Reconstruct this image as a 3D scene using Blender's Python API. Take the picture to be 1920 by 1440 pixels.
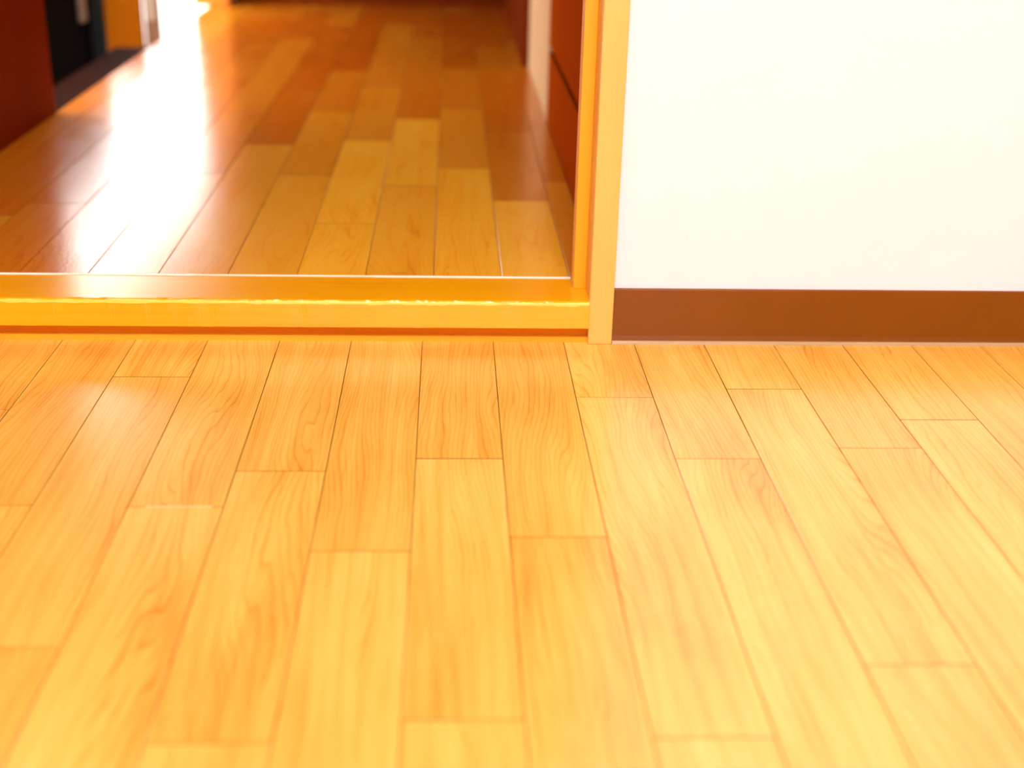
import bpy, math, random
from mathutils import Matrix, Vector
random.seed(7)
scene = bpy.context.scene
for o in list(bpy.data.objects):
    bpy.data.objects.remove(o)
COL = scene.collection

# ------------------------------------------------------------------ camera
F_PX, PITCH, YAW, ROLL = 2440.9, 0.39685, 0.052794, -0.024216
cam_d = bpy.data.cameras.new('camera')
cam = bpy.data.objects.new('camera', cam_d)
COL.objects.link(cam)
cp, sp, cy, sy = math.cos(PITCH), math.sin(PITCH), math.cos(YAW), math.sin(YAW)
fwd = Vector((sy * cp, cy * cp, -sp))
rt = Vector((cy, -sy, 0))
dn = fwd.cross(rt)
rt2 = math.cos(ROLL) * rt + math.sin(ROLL) * dn
dn2 = -math.sin(ROLL) * rt + math.cos(ROLL) * dn
m = Matrix((rt2, -dn2, -fwd)).transposed().to_4x4()
m.translation = Vector((-0.04715, -1.29223, 0.49345))
cam.matrix_world = m
cam_d.sensor_width = 36
cam_d.lens = F_PX / 1920 * 36
cam_d.clip_start = 0.02
cam_d.dof.use_dof = True
cam_d.dof.focus_distance = 1.27
cam_d.dof.aperture_fstop = 2.9
scene.camera = cam

# ------------------------------------------------------------------ world, lights, exposure
w = bpy.data.worlds.new('overcast_sky')
scene.world = w
w.use_nodes = True
bg = w.node_tree.nodes['Background']
bg.inputs['Color'].default_value = (1.0, 0.985, 0.96, 1)
bg.inputs['Strength'].default_value = 7.2

def area(name, loc, rot, sx, sy_, power, col):
    d = bpy.data.lights.new(name, 'AREA')
    d.shape = 'RECTANGLE'; d.size = sx; d.size_y = sy_; d.energy = power; d.color = col
    o = bpy.data.objects.new(name, d); COL.objects.link(o)
    o.location = loc; o.rotation_euler = rot
    return o
# daylight entering by the balcony window behind the camera
area('window_daylight', (0.0, -3.20, 1.08), (math.radians(90), 0, 0), 1.7, 1.9, 12, (0.88, 0.93, 1.0))

vs = scene.view_settings
vs.view_transform = 'Standard'
vs.look = 'None'
vs.gamma = 1.0
vs.use_curve_mapping = False
vs.exposure = 0.0
scene.display_settings.display_device = 'sRGB'

# ------------------------------------------------------------------ helpers
def lin(r, g, b):
    f = lambda c: (c / 255) / 12.92 if c / 255 <= 0.04045 else (((c / 255) + 0.055) / 1.055) ** 2.4
    return (f(r), f(g), f(b), 1)

def link(name, verts, faces, mat, parent=None, smooth=False, loc=(0, 0, 0)):
    me = bpy.data.meshes.new(name)
    me.from_pydata(verts, [], faces)
    me.update()
    if smooth:
        for p in me.polygons: p.use_smooth = True
    o = bpy.data.objects.new(name, me)
    COL.objects.link(o)
    o.location = loc
    if mat: me.materials.append(mat)
    if parent: o.parent = parent
    return o

def boxdata(x0, x1, y0, y1, z0, z1, base=0):
    v = [(x0, y0, z0), (x1, y0, z0), (x1, y1, z0), (x0, y1, z0), (x0, y0, z1), (x1, y0, z1), (x1, y1, z1), (x0, y1, z1)]
    f = [(3, 2, 1, 0), (4, 5, 6, 7), (0, 1, 5, 4), (1, 2, 6, 5), (2, 3, 7, 6), (3, 0, 4, 7)]
    return v, [tuple(i + base for i in q) for q in f]

def boxes(name, lst, mat, parent=None):
    V, Fc = [], []
    for b in lst:
        v, f = boxdata(*b, base=len(V)); V += v; Fc += f
    return link(name, V, Fc, mat, parent)

def bevel_box(name, b, mat, parent=None, r=0.001, seg=2):
    """a box with rounded edges, its origin in the middle of its base"""
    x0, x1, y0, y1, z0, z1 = b
    cx, cy_ = (x0 + x1) / 2, (y0 + y1) / 2
    v, f = boxdata(x0 - cx, x1 - cx, y0 - cy_, y1 - cy_, 0, z1 - z0)
    o = link(name, v, f, mat, parent, loc=(cx, cy_, z0))
    md = o.modifiers.new('bevel', 'BEVEL'); md.width = r; md.segments = seg; md.limit_method = 'NONE'
    return o

def extrude_profile(name, prof, x0, x1, mat, parent=None, nseg=1, wob=None, smooth=False):
    """profile of (y, z) points, closed, run along X; wob(x, i, y, z) may displace it"""
    n = len(prof); V, Fc = [], []
    for s in range(nseg + 1):
        x = x0 + (x1 - x0) * s / nseg
        for i, (y, z) in enumerate(prof):
            if wob: y, z = wob(x, i, y, z)
            V.append((x, y, z))
    for s in range(nseg):
        for i in range(n):
            j = (i + 1) % n
            Fc.append((s * n + i, (s + 1) * n + i, (s + 1) * n + j, s * n + j))
    Fc.append(tuple(range(n))); Fc.append(tuple(nseg * n + i for i in reversed(range(n))))
    return link(name, V, Fc, mat, parent, smooth)

def tag(o, label, cat, kind=None, group=None):
    o['label'] = label; o['category'] = cat
    if kind: o['kind'] = kind
    if group: o['group'] = group
    return o

def empty(name, loc):
    o = bpy.data.objects.new(name, None); COL.objects.link(o); o.location = loc
    o.empty_display_size = 0.05
    return o

def adopt(o, root):
    """parent o to root, keeping it where it stands"""
    o.parent = root
    o.location = o.location - root.location
    return o

# ------------------------------------------------------------------ materials
class NT:
    def __init__(self, name):
        self.m = bpy.data.materials.new(name); self.m.use_nodes = True
        self.t = self.m.node_tree; self.n = self.t.nodes
        self.b = self.n['Principled BSDF']
    def new(self, typ, **kw):
        n = self.n.new(typ)
        for k, v in kw.items(): setattr(n, k, v)
        return n
    def ln(self, a, b): self.t.links.new(a, b)
    def math(self, op, a, b=None, c=None):
        n = self.new('ShaderNodeMath', operation=op)
        for i, v in enumerate((a, b, c)):
            if v is None: continue
            if isinstance(v, (int, float)): n.inputs[i].default_value = v
            else: self.ln(v, n.inputs[i])
        return n.outputs[0]
    def noise(self, vec, scale, detail=2, rough=0.5):
        n = self.new('ShaderNodeTexNoise'); n.inputs['Scale'].default_value = scale
        n.inputs['Detail'].default_value = detail; n.inputs['Roughness'].default_value = rough
        self.ln(vec, n.inputs['Vector']); return n.outputs['Fac']
    def mapping(self, vec, scale, loc=(0, 0, 0)):
        n = self.new('ShaderNodeMapping'); n.inputs['Scale'].default_value = scale
        n.inputs['Location'].default_value = loc
        self.ln(vec, n.inputs['Vector']); return n.outputs[0]
    def ramp(self, fac, stops):
        n = self.new('ShaderNodeValToRGB'); e = n.color_ramp.elements
        e[0].position, e[0].color = stops[0]; e[1].position, e[1].color = stops[-1]
        for p, c in stops[1:-1]:
            x = e.new(p); x.color = c
        self.ln(fac, n.inputs[0]); return n.outputs[0]
    def mix(self, fac, a, b, typ='MIX'):
        n = self.new('ShaderNodeMix', data_type='RGBA', blend_type=typ)
        for s, v in (('Factor', fac), ('A', a), ('B', b)):
            i = [k for k in n.inputs if k.name == s and (k.type == ('VALUE' if s == 'Factor' else 'RGBA'))][0]
            if isinstance(v, (int, float, tuple)): i.default_value = v
            else: self.ln(v, i)
        return [k for k in n.outputs if k.type == 'RGBA'][0]

def plain(name, col, rough=0.5, spec=0.5, metal=0.0, bump=None, mott=0.9):
    t = NT(name)
    co = t.new('ShaderNodeTexCoord').outputs['Object']
    nz = t.noise(co, 14, 3)
    d = tuple(c * mott for c in col[:3]) + (1,)
    t.ln(t.ramp(nz, [(0.3, d), (0.7, col)]), t.b.inputs['Base Color'])
    t.b.inputs['Roughness'].default_value = rough
    t.b.inputs['Metallic'].default_value = metal
    t.b.inputs['Specular IOR Level'].default_value = spec
    if bump:
        bm = t.new('ShaderNodeBump'); bm.inputs['Strength'].default_value = bump[1]; bm.inputs['Distance'].default_value = 0.001
        t.ln(t.noise(co, bump[0], 3), bm.inputs['Height']); t.ln(bm.outputs[0], t.b.inputs['Normal'])
    return t.m

def wood(name, dark, mid, light, tone=0.0, along='Y', rough=0.3, ior=1.5, K=5.0, lines=55, contrast=1.0,
         gloss_noise=0.0, bump=0.0, tonecols=None, wear_highlight=None):
    """plank wood: grain rings are the level lines of a stretched noise; each object gets its own offset and tone"""
    t = NT(name)
    co = t.new('ShaderNodeTexCoord').outputs['Object']
    rnd = t.new('ShaderNodeObjectInfo').outputs['Random']
    sep = t.new('ShaderNodeSeparateXYZ'); t.ln(co, sep.inputs[0])
    X, Y, Z = sep.outputs
    if along == 'X': A, B = Y, X
    elif along == 'Z': A, B = X, Z
    else: A, B = X, Y
    if along != 'Y': A = t.math('ADD', A, t.math('MULTIPLY', Z if along == 'X' else Y, 0.8))
    off = t.math('MULTIPLY', rnd, 61.0)
    comb = t.new('ShaderNodeCombineXYZ')
    t.ln(A, comb.inputs[0]); t.ln(B, comb.inputs[1]); t.ln(off, comb.inputs[2])
    v = comb.outputs[0]
    # ring field
    big = t.noise(t.mapping(v, (13, 2.3, 1)), 1.0, 1.5, 0.45)
    wig = t.noise(t.mapping(v, (60, 9, 1)), 1.0, 2, 0.5)
    ph = t.math('ADD', t.math('MULTIPLY', big, K), t.math('ADD', t.math('MULTIPLY', A, lines), t.math('MULTIPLY', wig, 0.55)))
    fr = t.math('FRACT', ph)
    ring = t.math('POWER', t.math('ABSOLUTE', t.math('SUBTRACT', t.math('MULTIPLY', fr, 2.0), 1.0)), 2.2)
    # fine ring lines
    fr2 = t.math('FRACT', t.math('MULTIPLY', ph, 4.0))
    fine = t.math('MULTIPLY', t.math('POWER', fr2, 6.0), t.math('ADD', 0.35, t.math('MULTIPLY', t.noise(t.mapping(v, (40, 6, 1), (3, 1, 0)), 1.0, 2), 1.1)))
    # streaks and pores
    streak = t.noise(t.mapping(v, (150, 2.2, 1)), 1.0, 3, 0.6)
    pore = t.noise(t.mapping(v, (1100, 40, 1)), 1.0, 2, 0.6)
    blotch = t.noise(t.mapping(v, (16, 4, 1)), 1.0, 2, 0.5)
    s = t.math('ADD', t.math('MULTIPLY', ring, -0.14 * contrast), t.math('MULTIPLY', fine, -0.42 * contrast))
    s = t.math('ADD', s, t.math('MULTIPLY', t.math('SUBTRACT', streak, 0.5), 0.55 * contrast))
    s = t.math('ADD', s, t.math('MULTIPLY', t.math('SUBTRACT', pore, 0.5), 0.35 * contrast))
    s = t.math('ADD', s, t.math('MULTIPLY', t.math('SUBTRACT', blotch, 0.5), 0.95 * contrast))
    s = t.math('ADD', s, 0.62)
    col = t.ramp(s, [(0.05, dark), (0.5, mid), (0.95, light)])
    if tonecols:
        col = t.mix(1.0, col, t.new('ShaderNodeObjectInfo').outputs['Color'], 'MULTIPLY')
    if wear_highlight:
        col = wear_highlight(t, col, X, Y, Z)
    t.ln(col, t.b.inputs['Base Color'])
    t.b.inputs['IOR'].default_value = ior
    if gloss_noise:
        gn = t.noise(t.mapping(v, (30, 12, 1)), 1.0, 3, 0.6)
        t.ln(t.math('ADD', rough - gloss_noise / 2, t.math('MULTIPLY', gn, gloss_noise)), t.b.inputs['Roughness'])
    else:
        t.b.inputs['Roughness'].default_value = rough
    if bump:
        bm = t.new('ShaderNodeBump'); bm.inputs['Strength'].default_value = bump; bm.inputs['Distance'].default_value = 0.0006
        peel = t.noise(t.mapping(co, (1, 1, 1)), 260.0, 2, 0.5)
        hh = t.math('ADD', t.math('MULTIPLY', pore, 0.4), peel)
        t.ln(hh, bm.inputs['Height']); t.ln(bm.outputs[0], t.b.inputs['Normal'])
    return t.m

ONE = (1, 1, 1, 1)
M_FLOOR = wood('pale_maple_flooring', lin(214, 134, 32), lin(241, 180, 78), lin(248, 204, 108), rough=0.24, ior=1.85, K=5.0, lines=62,
               contrast=0.95, tonecols=True)
M_FLOOR_GAP = plain('dark_floor_joint', lin(146, 74, 12), 0.8, 0.2)
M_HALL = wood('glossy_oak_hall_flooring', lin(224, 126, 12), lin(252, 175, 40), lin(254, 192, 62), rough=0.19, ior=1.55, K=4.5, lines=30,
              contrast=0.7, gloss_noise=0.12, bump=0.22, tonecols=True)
M_HALL_GAP = plain('dark_hall_floor_joint', lin(70, 30, 6), 0.7, 0.3)

def sill_wear_highlight(t, col, X, Y, Z):
    # varnish rubbed off the front nosing, its edge highlight painted in, with ragged chips
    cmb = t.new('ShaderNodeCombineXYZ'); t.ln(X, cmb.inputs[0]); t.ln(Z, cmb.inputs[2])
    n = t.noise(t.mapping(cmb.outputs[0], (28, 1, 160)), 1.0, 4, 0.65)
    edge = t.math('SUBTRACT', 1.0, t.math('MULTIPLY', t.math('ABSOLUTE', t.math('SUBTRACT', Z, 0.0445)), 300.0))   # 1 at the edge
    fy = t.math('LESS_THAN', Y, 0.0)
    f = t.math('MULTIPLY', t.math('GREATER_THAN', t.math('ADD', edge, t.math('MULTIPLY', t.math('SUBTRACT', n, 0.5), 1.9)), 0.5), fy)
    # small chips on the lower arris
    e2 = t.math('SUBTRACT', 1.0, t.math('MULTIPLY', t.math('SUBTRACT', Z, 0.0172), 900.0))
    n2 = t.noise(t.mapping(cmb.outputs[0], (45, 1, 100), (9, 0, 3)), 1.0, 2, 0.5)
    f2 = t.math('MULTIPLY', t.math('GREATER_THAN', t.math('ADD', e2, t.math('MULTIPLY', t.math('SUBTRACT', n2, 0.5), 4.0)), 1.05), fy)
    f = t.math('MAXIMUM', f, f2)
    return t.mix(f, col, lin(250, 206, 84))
M_SILL = wood('honey_varnished_sill', lin(208, 116, 1), lin(246, 162, 6), lin(250, 176, 14), along='X', rough=0.22, ior=1.5, K=1.2, lines=120, contrast=0.6, wear_highlight=sill_wear_highlight)
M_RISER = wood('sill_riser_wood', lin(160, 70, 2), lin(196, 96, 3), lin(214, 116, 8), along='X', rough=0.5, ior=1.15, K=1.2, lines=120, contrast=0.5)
M_STRIP = wood('floor_strip_wood', lin(220, 126, 10), lin(244, 158, 26), lin(250, 176, 44), along='X', rough=0.4, ior=1.3, K=1.2, lines=120, contrast=0.4)
M_POST = wood('pale_oak_casing', lin(212, 146, 58), lin(234, 172, 80), lin(244, 190, 100), along='Z', rough=0.42, K=1.5, lines=260, contrast=0.5)
M_STOP = wood('orange_oak_stop', lin(220, 124, 12), lin(244, 158, 24), lin(250, 172, 36), along='Z', rough=0.4, ior=1.3, K=1.0, lines=260, contrast=0.3)
M_CAULK = plain('white_sealant', lin(250, 244, 230), 0.4)
M_FILLER = plain('pale_joint_wax', lin(250, 214, 170), 0.4)
M_WALL = plain('cream_white_wallpaper', lin(243, 224, 230), 0.85, 0.2, bump=(420, 0.25), mott=0.985)
M_WHITE = plain('white_plaster', lin(236, 232, 222), 0.9, 0.2)
M_VINYL = plain('brown_vinyl_skirting', lin(130, 66, 1), 0.32, 0.25)
M_LIP = plain('skirting_lip_highlight', lin(190, 150, 108), 0.3, 0.6)  # pale colour paints in the light caught by the flared toe
M_REDWOOD = wood('dark_red_brown_panel', lin(96, 22, 2), lin(118, 32, 4), lin(132, 42, 8), along='Z', rough=0.5, ior=1.1, K=1.0, lines=40, contrast=0.4)
M_BROWN = wood('brown_cupboard_wood', lin(140, 46, 1), lin(170, 66, 1), lin(182, 76, 3), along='Z', rough=0.6, ior=1.02, K=1.0, lines=40, contrast=0.4)
M_DARKEND = wood('very_dark_brown_wall_wood', lin(80, 24, 4), lin(104, 36, 6), lin(118, 46, 10), along='Z', rough=0.6, ior=1.05, K=1.0, lines=40, contrast=0.4)
M_GROOVE = plain('black_brown_gap', lin(40, 14, 4), 0.8, 0.2)
M_BLACK = plain('black_lacquer', lin(16, 10, 5), 0.8, 0.03)
M_THRESH = plain('near_black_brown_threshold', lin(38, 10, 1), 0.8, 0.02)
M_GREENBLACK = plain('green_black_metal', lin(16, 22, 18), 0.5, 0.4)
M_SILVER = plain('brushed_aluminium', lin(190, 186, 170), 0.35, 0.5, metal=0.9)
M_TAN = wood('tan_board_wood', lin(146, 72, 3), lin(168, 88, 4), lin(182, 100, 8), along='Z', rough=0.6, ior=1.1, K=1.0, lines=40, contrast=0.3)
M_TAUPE = plain('taupe_painted_wood', lin(168, 118, 78), 0.5)
M_PALEPANEL = plain('pale_beige_panel', lin(222, 196, 164), 0.6)
M_PALEWALL = plain('beige_hall_wallpaper', lin(226, 184, 132), 0.8, 0.2)
M_ORANGE = wood('orange_jamb_wood', lin(200, 104, 10), lin(226, 130, 20), lin(240, 150, 36), along='Z', rough=0.4, K=1.0, lines=60, contrast=0.3)
M_CONCRETE = plain('pale_porch_concrete', lin(226, 222, 214), 0.9, 0.2, bump=(60, 0.3))
M_ALU = plain('white_window_frame', lin(225, 225, 222), 0.4)
M_GLASS = NT('window_glass'); M_GLASS.b.inputs['Transmission Weight'].default_value = 1.0
M_GLASS.b.inputs['Roughness'].default_value = 0.0; M_GLASS.b.inputs['IOR'].default_value = 1.05; M_GLASS = M_GLASS.m

ZH = 0.0474          # top of the hall floor
# ------------------------------------------------------------------ near room shell
RX0, RX1, RY0, H = -1.9, 1.9, -3.3, 2.4
WT = 0.085           # thickness of the wall with the doorway
DX0, DX1, DH = -0.69, 0.1003, 1.95

floor = boxes('floor', [(RX0, RX1, RY0, 0.0, -0.05, -0.004)], M_FLOOR_GAP)
tag(floor, 'pale honey-coloured plank floor of the near room, in front of the door sill', 'floor', 'structure')

CH = 0.0005          # chamfer of a board
GAP = 0.00030       # half of the joint
def plank(x0, x1, y0, y1, zt, th, mat, parent, dz=0.0, tone=(1, 1, 1)):
    cx, cy_ = (x0 + x1) / 2, (y0 + y1) / 2
    a, b = (x1 - x0) / 2 - GAP, (y1 - y0) / 2 - 0.00038
    c, e = CH, 0.00008
    V = [(-a, -b, -th), (a, -b, -th), (a, b, -th), (-a, b, -th),
         (-a, -b, -c), (a, -b, -c), (a, b, -c), (-a, b, -c),
         (-a + c, -b + e, 0), (a - c, -b + e, 0), (a - c, b - e, 0), (-a + c, b - e, 0)]
    Fc = [(3, 2, 1, 0), (8, 9, 10, 11)]
    for i in range(4):
        j = (i + 1) % 4
        Fc += [(i, j, j + 4, i + 4), (i + 4, j + 4, j + 8, i + 8)]
    o = link('plank', V, Fc, mat, parent, loc=(cx, cy_, zt + dz))
    o.data.materials.append(M_FLOOR_GAP if mat is M_FLOOR else M_HALL_GAP)     # the sawn sides are dark in the joints
    for q in (0, 2, 3, 4, 5, 6, 7, 8, 9):
        if q not in (5, 9): o.data.polygons[q].material_index = 1
    o.color = tuple(tone) + (1,)
    return o

W = 0.075
# end joints read off the photograph, per column (column i lies between seams i and i+1, seam 6 at x = 0)
JO = {-1: [-0.182], 0: [-0.367], 1: [-0.102, -0.563], 2: [-0.370], 3: [-0.307, -0.6625], 4: [-0.440], 5: [-0.283, -0.643],
      6: [-0.4195], 7: [-0.1486, -0.662], 8: [-0.2825], 9: [-0.1275, -0.5896], 10: [-0.2605], 11: [-0.199]}
TN = {(-1, 0): 0.25, (0, 0): 0.3, (0, 1): 0.7, (1, 0): 0.75, (1, 1): 0.35, (2, 0): 0.7, (2, 1): 0.75, (3, 0): 0.45, (3, 1): 0.8, (4, 0): 0.55, (5, 0): 0.6,
      (5, 1): 0.8, (6, 0): 0.45, (7, 0): 0.75, (7, 1): 0.9, (8, 0): 0.7, (9, 0): 0.5, (9, 1): 0.9, (10, 0): 0.55, (10, 1): 0.7, (11, 0): 0.7, (12, 0): 0.25, (13, 0): 0.3}
def ntone(i, k):
    a = TN.get((i, k), random.uniform(0.4, 0.9))
    return (0.93 + 0.07 * a, 0.80 + 0.20 * a, 0.62 + 0.38 * a)
for i in range(-14, 29):
    x0, x1 = (i - 6) * W, (i - 5) * W
    js = list(JO.get(i, [-random.uniform(0.12, 0.5)]))
    while js[-1] > -2.0:
        js.append(js[-1] - random.uniform(0.42, 0.52))
    ys = [0.0] + js
    for k in range(len(ys) - 1):
        plank(x0, x1, ys[k + 1], ys[k], 0.0, 0.004, M_FLOOR, floor, dz=random.uniform(-0.00012, 0.00012), tone=ntone(i, k))
# a joint stopped with pale wax
boxes('joint_filler', [(-0.286, -0.234, -0.3704, -0.3694, -0.002, 0.0001)], M_FILLER, floor)

wall_front = boxes('wall_front', [(DX1 + 0.02, RX1, 0.001, WT, 0, H), (RX0, DX0 - 0.02, 0.001, WT, 0, H), (DX0 - 0.02, DX1 + 0.02, 0.001, WT, DH + 0.02, H)], M_WALL)
tag(wall_front, 'plain cream-white papered wall to the right of the doorway', 'wall', 'structure')
wl = boxes('wall_left', [(RX0 - 0.1, RX0, RY0, WT, -0.05, H)], M_WHITE)
tag(wl, 'white wall on the left side of the near room', 'wall', 'structure')
wr = boxes('wall_right', [(RX1, RX1 + 0.1, RY0, WT, -0.05, H)], M_WHITE)
tag(wr, 'white wall on the right side of the near room', 'wall', 'structure')
wx0, wx1, wz = -0.9, 0.9, 2.1
wb = boxes('wall_back', [(RX0, wx0, RY0 - 0.1, RY0, -0.05, H), (wx1, RX1, RY0 - 0.1, RY0, -0.05, H), (wx0, wx1, RY0 - 0.1, RY0, wz, H)], M_WHITE)
tag(wb, 'white wall behind the camera with the balcony window', 'wall', 'structure')
ce = boxes('ceiling', [(RX0, RX1, RY0, WT, H, H + 0.05)], M_WHITE)
tag(ce, 'white ceiling of the near room', 'ceiling', 'structure')
win = empty('window_1', ((wx0 + wx1) / 2, RY0 - 0.05, 0.0))
tag(win, 'wide sliding balcony window behind the camera', 'window', 'structure')
for (a, b) in ((wx0, 0.0), (0.0, wx1)):
    fr = boxes('sash', [(a, a + 0.04, RY0 - 0.07, RY0 - 0.04, 0.0, wz), (b - 0.04, b, RY0 - 0.07, RY0 - 0.04, 0.0, wz),
                        (a + 0.04, b - 0.04, RY0 - 0.07, RY0 - 0.04, 0.0, 0.05), (a + 0.04, b - 0.04, RY0 - 0.07, RY0 - 0.04, wz - 0.05, wz)], M_ALU)
    adopt(fr, win)
    pn = boxes('pane', [(a + 0.04, b - 0.04, RY0 - 0.058, RY0 - 0.052, 0.05, wz - 0.05)], M_GLASS)
    pn.parent = fr

# vinyl skirting with a flared toe
prof = [(0.001, 0.0), (-0.0058, 0.0), (-0.0056, 0.0012), (-0.0040, 0.0026), (-0.0024, 0.0048), (-0.0019, 0.0085), (-0.0018, 0.0590), (-0.0012, 0.0605), (0.001, 0.0605)]
sk = extrude_profile('baseboard_front', prof, DX1 + 0.0258, RX1, M_VINYL)
tag(sk, 'dark brown vinyl skirting along the foot of the white wall', 'skirting', 'structure')
lip = extrude_profile('toe_lip', [(-0.0030, 0.0), (-0.0064, 0.0), (-0.0062, 0.0013), (-0.0044, 0.0028), (-0.0030, 0.0034)], DX1 + 0.0258, RX1, M_LIP, sk)
lip['label'] = 'lower lip with painted highlight'

# ------------------------------------------------------------------ door frame
dfr = empty('door_1', (DX1, 0.0, 0.0))
tag(dfr, 'pale oak door frame at the left end of the white wall', 'door frame', 'structure')
for n_, b, mt in (('casing', (DX1, DX1 + 0.0252, -0.0062, WT + 0.005, 0.0, DH + 0.02), M_POST),
                  ('casing', (DX0 - 0.0252, DX0, -0.0062, WT + 0.005, 0.0, DH + 0.02), M_POST),
                  ('header', (DX0, DX1, -0.0062, WT + 0.005, DH, DH + 0.02), M_POST),
                  ('stop', (DX1 - 0.0138, DX1, 0.0362, 0.062, ZH, DH), M_STOP),
                  ('stop', (DX0, DX0 + 0.0138, 0.0362, 0.062, ZH, DH), M_STOP)):
    adopt(bevel_box(n_, b, mt, None, 0.0008), dfr)

# ------------------------------------------------------------------ raised sill
sill = empty('door_sill', ((DX0 + DX1) / 2, 0.03, 0.0))
tag(sill, 'honey-varnished wooden door sill with a worn front edge and painted edge highlight, stepping up to the hall', 'door sill')
r = 0.0026
pts = []
yf, yb, zt, zb = -0.0066, 0.0735, ZH, 0.0172
for k in range(5):
    a = math.pi / 2 * k / 4
    pts.append((yf + r - r * math.sin(a), zt - r + r * math.cos(a)))
def wob(x, i, y, z):
    if 1 <= i < 6:
        d = 0.0004 * math.sin(x * 41 + 1) * math.sin(x * 97) + 0.0003 * math.sin(x * 203 + i)
        return y + max(0, d), z - max(0, d)
    return y, z
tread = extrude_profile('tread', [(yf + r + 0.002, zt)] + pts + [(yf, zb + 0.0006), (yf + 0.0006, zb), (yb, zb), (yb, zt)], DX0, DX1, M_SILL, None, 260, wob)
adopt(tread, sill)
adopt(boxes('riser', [(DX0, DX1, 0.0035, 0.05, 0.0, zb)], M_RISER), sill)
adopt(extrude_profile('floor_strip', [(0.0035, 0.0), (-0.0012, 0.0), (-0.0010, 0.0050), (-0.0002, 0.0060), (0.0035, 0.0062)], DX0, DX1, M_STRIP), sill)
for (a, b, ww) in ((DX0, -0.325, 0.0015), (-0.325, -0.13, 0.0006), (-0.13, DX1 - 0.0135, 0.0014)):
    s_ = extrude_profile('sealant_bead', [(yb - ww, ZH - 0.0005), (yb - ww * 0.7, ZH + 0.0010), (yb + ww * 0.7, ZH + 0.0010), (yb + ww, ZH - 0.0005)], a, b, M_CAULK)
    s_['label'] = 'thin white line of sealant'
    adopt(s_, sill)

# ------------------------------------------------------------------ ceiling lamp added out of view to light the floor from above
LX, LY = 0.0, -0.95
lamp = empty('added_ceiling_lamp', (LX, LY, H))
tag(lamp, 'round white ceiling lamp added out of view in the near room', 'ceiling lamp')
def disc(name, rr, prof_, mat, parent):
    V, Fc, n = [], [], 48
    for (q, z) in prof_:
        for k in range(n):
            a = 2 * math.pi * k / n
            V.append((rr * q * math.cos(a), rr * q * math.sin(a), z))
    for p in range(len(prof_) - 1):
        for k in range(n):
            j = (k + 1) % n
            Fc.append((p * n + k, p * n + j, (p + 1) * n + j, (p + 1) * n + k))
    Fc.append(tuple(range(n))); Fc.append(tuple(reversed(range((len(prof_) - 1) * n, len(prof_) * n))))
    return link(name, V, Fc, mat, parent, True)
disc('added_lamp_mount', 0.22, [(0.97, 0.0), (1.0, -0.01), (1.0, -0.035), (0.9, -0.04)], M_ALU, lamp)
M_DIFF = NT('opal_lamp_diffuser'); M_DIFF.b.inputs['Base Color'].default_value = (0.9, 0.9, 0.88, 1)
M_DIFF.b.inputs['Emission Color'].default_value = (1.0, 0.93, 0.84, 1); M_DIFF.b.inputs['Emission Strength'].default_value = 1.0
disc('added_lamp_diffuser', 0.27, [(0.8, -0.03), (1.0, -0.045), (1.0, -0.06), (0.9, -0.085), (0.6, -0.10), (0.05, -0.105)], M_DIFF.m, lamp)
ld = bpy.data.lights.new('added_lamp_light', 'AREA'); ld.shape = 'DISK'; ld.size = 0.5; ld.energy = 37.5; ld.color = (0.95, 0.955, 1.0)
lo = bpy.data.objects.new('added_lamp_light', ld); COL.objects.link(lo); lo.parent = lamp; lo.location = (0, 0, -0.112)

# ------------------------------------------------------------------ hall
HX0, HX1, HY1 = -0.713, 0.119, 2.56
fh = boxes('floor_hall', [(HX0, HX1 + 0.03, yb, HY1, -0.05, ZH - 0.004)], M_HALL_GAP)
tag(fh, 'glossy darker brown plank floor of the hall behind the door sill', 'floor', 'structure')
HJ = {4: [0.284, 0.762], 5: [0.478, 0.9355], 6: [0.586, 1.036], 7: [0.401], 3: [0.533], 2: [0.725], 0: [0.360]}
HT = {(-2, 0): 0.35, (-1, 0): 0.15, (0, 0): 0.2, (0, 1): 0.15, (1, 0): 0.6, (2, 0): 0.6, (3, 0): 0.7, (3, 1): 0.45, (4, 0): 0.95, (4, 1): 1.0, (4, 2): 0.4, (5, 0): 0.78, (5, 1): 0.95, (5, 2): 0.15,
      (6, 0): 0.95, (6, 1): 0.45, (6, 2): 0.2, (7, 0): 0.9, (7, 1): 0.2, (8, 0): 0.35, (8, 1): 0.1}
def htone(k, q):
    a = HT.get((k, q), random.uniform(-0.1, 0.25))  # own plank tones, the far ones painted darker for the dim hall end
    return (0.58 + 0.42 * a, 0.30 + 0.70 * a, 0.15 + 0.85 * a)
for k in range(-3, 9):
    x0, x1 = -0.0639 + (k - 6) * W, -0.0639 + (k - 5) * W
    x0, x1 = max(x0, HX0), min(x1, HX1)
    if x1 - x0 < 0.006: continue
    js = list(HJ.get(k, [random.uniform(0.2, 0.55)]))
    while js[-1] < HY1 - 0.15:
        js.append(js[-1] + random.uniform(0.43, 0.49))
    js[-1] = HY1
    ys = [yb] + js
    for q in range(len(ys) - 1):
        plank(x0, x1, ys[q], ys[q + 1], ZH, 0.004, M_HALL, fh, dz=random.uniform(-0.0002, 0.0002), tone=htone(k, q))

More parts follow.
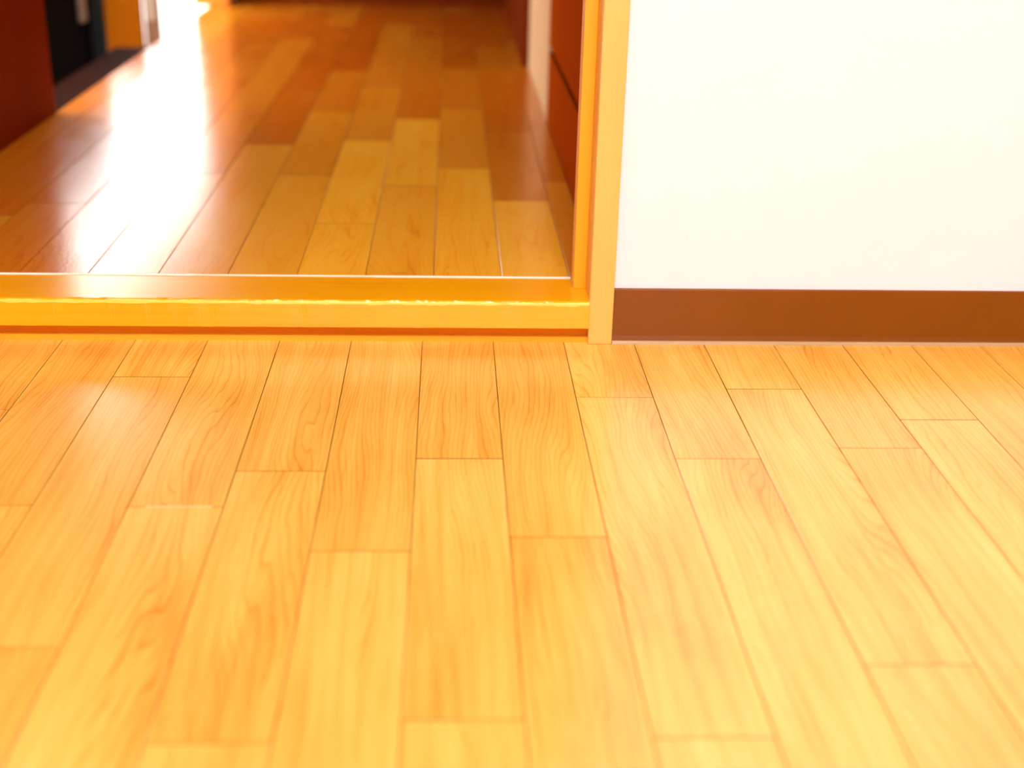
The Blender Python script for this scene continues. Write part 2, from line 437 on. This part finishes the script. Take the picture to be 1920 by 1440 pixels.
OY0, OY1, OZ = 0.95, 2.46, 0.56  # opening shaped, its unseen head kept low, to make the floor glare
HH = 2.3
hl = boxes('wall_hall_left', [(HX0 - 0.04, HX0, WT + 0.005, OY0, -0.05, HH), (HX0 - 0.04, HX0, OY0, OY1, OZ, HH)], M_REDWOOD)
tag(hl, 'dark red-brown panel on the left side of the hall', 'wall panel', 'structure')
he = boxes('wall_hall_end', [(HX0 + 0.055, HX1 + 0.1, HY1, HY1 + 0.08, -0.05, HH)], M_DARKEND)
tag(he, 'very dark brown wall at the far end of the hall', 'wall', 'structure')
hc = boxes('ceiling_hall', [(HX0 - 0.1, HX1 + 0.1, WT + 0.005, HY1 + 0.08, HH, HH + 0.05)], M_DARKEND)
tag(hc, 'ceiling of the hall', 'ceiling', 'structure')
hr = boxes('wall_hall_right', [(HX1 + 0.022, HX1 + 0.1, WT + 0.005, 0.935, -0.05, HH), (HX1, HX1 + 0.1, 0.936, 1.50, -0.05, HH)], M_PALEWALL)
tag(hr, 'narrow strip of pale beige wall on the right side of the hall', 'wall', 'structure')
hd = bevel_box('wall_hall_right_far', (HX1 - 0.012, HX1 + 0.1, 1.501, HY1, ZH, HH), M_DARKEND, None, 0.002)
tag(hd, 'dark brown panel beyond the pale strip on the right of the hall', 'wall panel', 'structure')
ej = bevel_box('trim_1', (HX0 - 0.04, HX0 + 0.055, OY1, HY1 + 0.05, ZH, HH), M_ORANGE, None, 0.002)
tag(ej, 'orange wooden door jamb beside the bright opening at the hall end', 'door jamb', 'structure')

cup = empty('hall_cupboard', (HX1 + 0.01, 0.52, ZH))
tag(cup, 'brown wooden hall cupboard with a dark gap above its plinth, behind the door frame', 'cupboard')
adopt(bevel_box('plinth', (HX1, HX1 + 0.02, WT + 0.01, 0.932, ZH, 0.164), M_BROWN, None, 0.001), cup)
adopt(bevel_box('front_panel', (HX1, HX1 + 0.02, WT + 0.01, 0.932, 0.177, 2.0), M_BROWN, None, 0.001), cup)
adopt(boxes('gap_backing', [(HX1 + 0.014, HX1 + 0.02, WT + 0.012, 0.930, 0.164, 0.177)], M_GROOVE), cup)

# hall opening on the left: threshold, low things shaped for the glare, porch
th = bevel_box('trim_2', (HX0 - 0.075, HX0, OY0, 1.70, -0.05, ZH - 0.001), M_THRESH, None, 0.001)
tag(th, 'dark brown threshold board of the opening on the left of the hall', 'threshold', 'structure')
PZ = -0.03
po = boxes('floor_porch', [(-6.0, HX0 - 0.076, -2.0, 9.0, -0.08, PZ), (HX0 - 0.0759, HX0, 1.701, OY1, -0.08, PZ)], M_CONCRETE)
tag(po, 'bright pale porch paving outside the hall opening', 'paving', 'structure')

cab = empty('glare_shaped_cabinet', (-1.05, 1.64, PZ))
tag(cab, 'low black cabinet with a silver bar handle in the dark hall opening', 'cabinet')
adopt(bevel_box('body', (-1.20, -0.909, 1.36, 1.929, PZ, 0.42), M_BLACK, None, 0.003), cab)
dl = adopt(bevel_box('door_leaf', (-0.909, -0.900, 1.37, 1.929, PZ + 0.004, 0.415), M_BLACK, None, 0.002), cab)
hd_ = bevel_box('handle', (-0.900, -0.888, 1.825, 1.865, 0.080, 0.24), M_SILVER, None, 0.003)
hd_.location -= cab.location + dl.location
hd_.parent = dl
gp = bevel_box('black_post', (-0.905, -0.868, 1.930, 1.952, PZ, 0.34), M_GREENBLACK, None, 0.002)
tag(gp, 'short green-black metal post between the black cabinet and the tan board', 'post')
tb = bevel_box('tan_board', (-0.985, -0.816, 2.095, 2.118, PZ, 0.215), M_TAN, None, 0.002)
tag(tb, 'tan wooden board standing upright in the hall opening', 'board')
ps = empty('corner_post', (-0.796, 2.13, PZ))
tag(ps, 'taupe wooden corner post with a pale panel, left of the bright light', 'post')
adopt(bevel_box('post_body', (-0.813, -0.779, 2.110, 2.150, PZ, 0.125), M_TAUPE, None, 0.002), ps)
adopt(bevel_box('panel', (-0.808, -0.784, 2.1065, 2.1100, 0.052, 0.122), M_PALEPANEL, None, 0.001), ps)
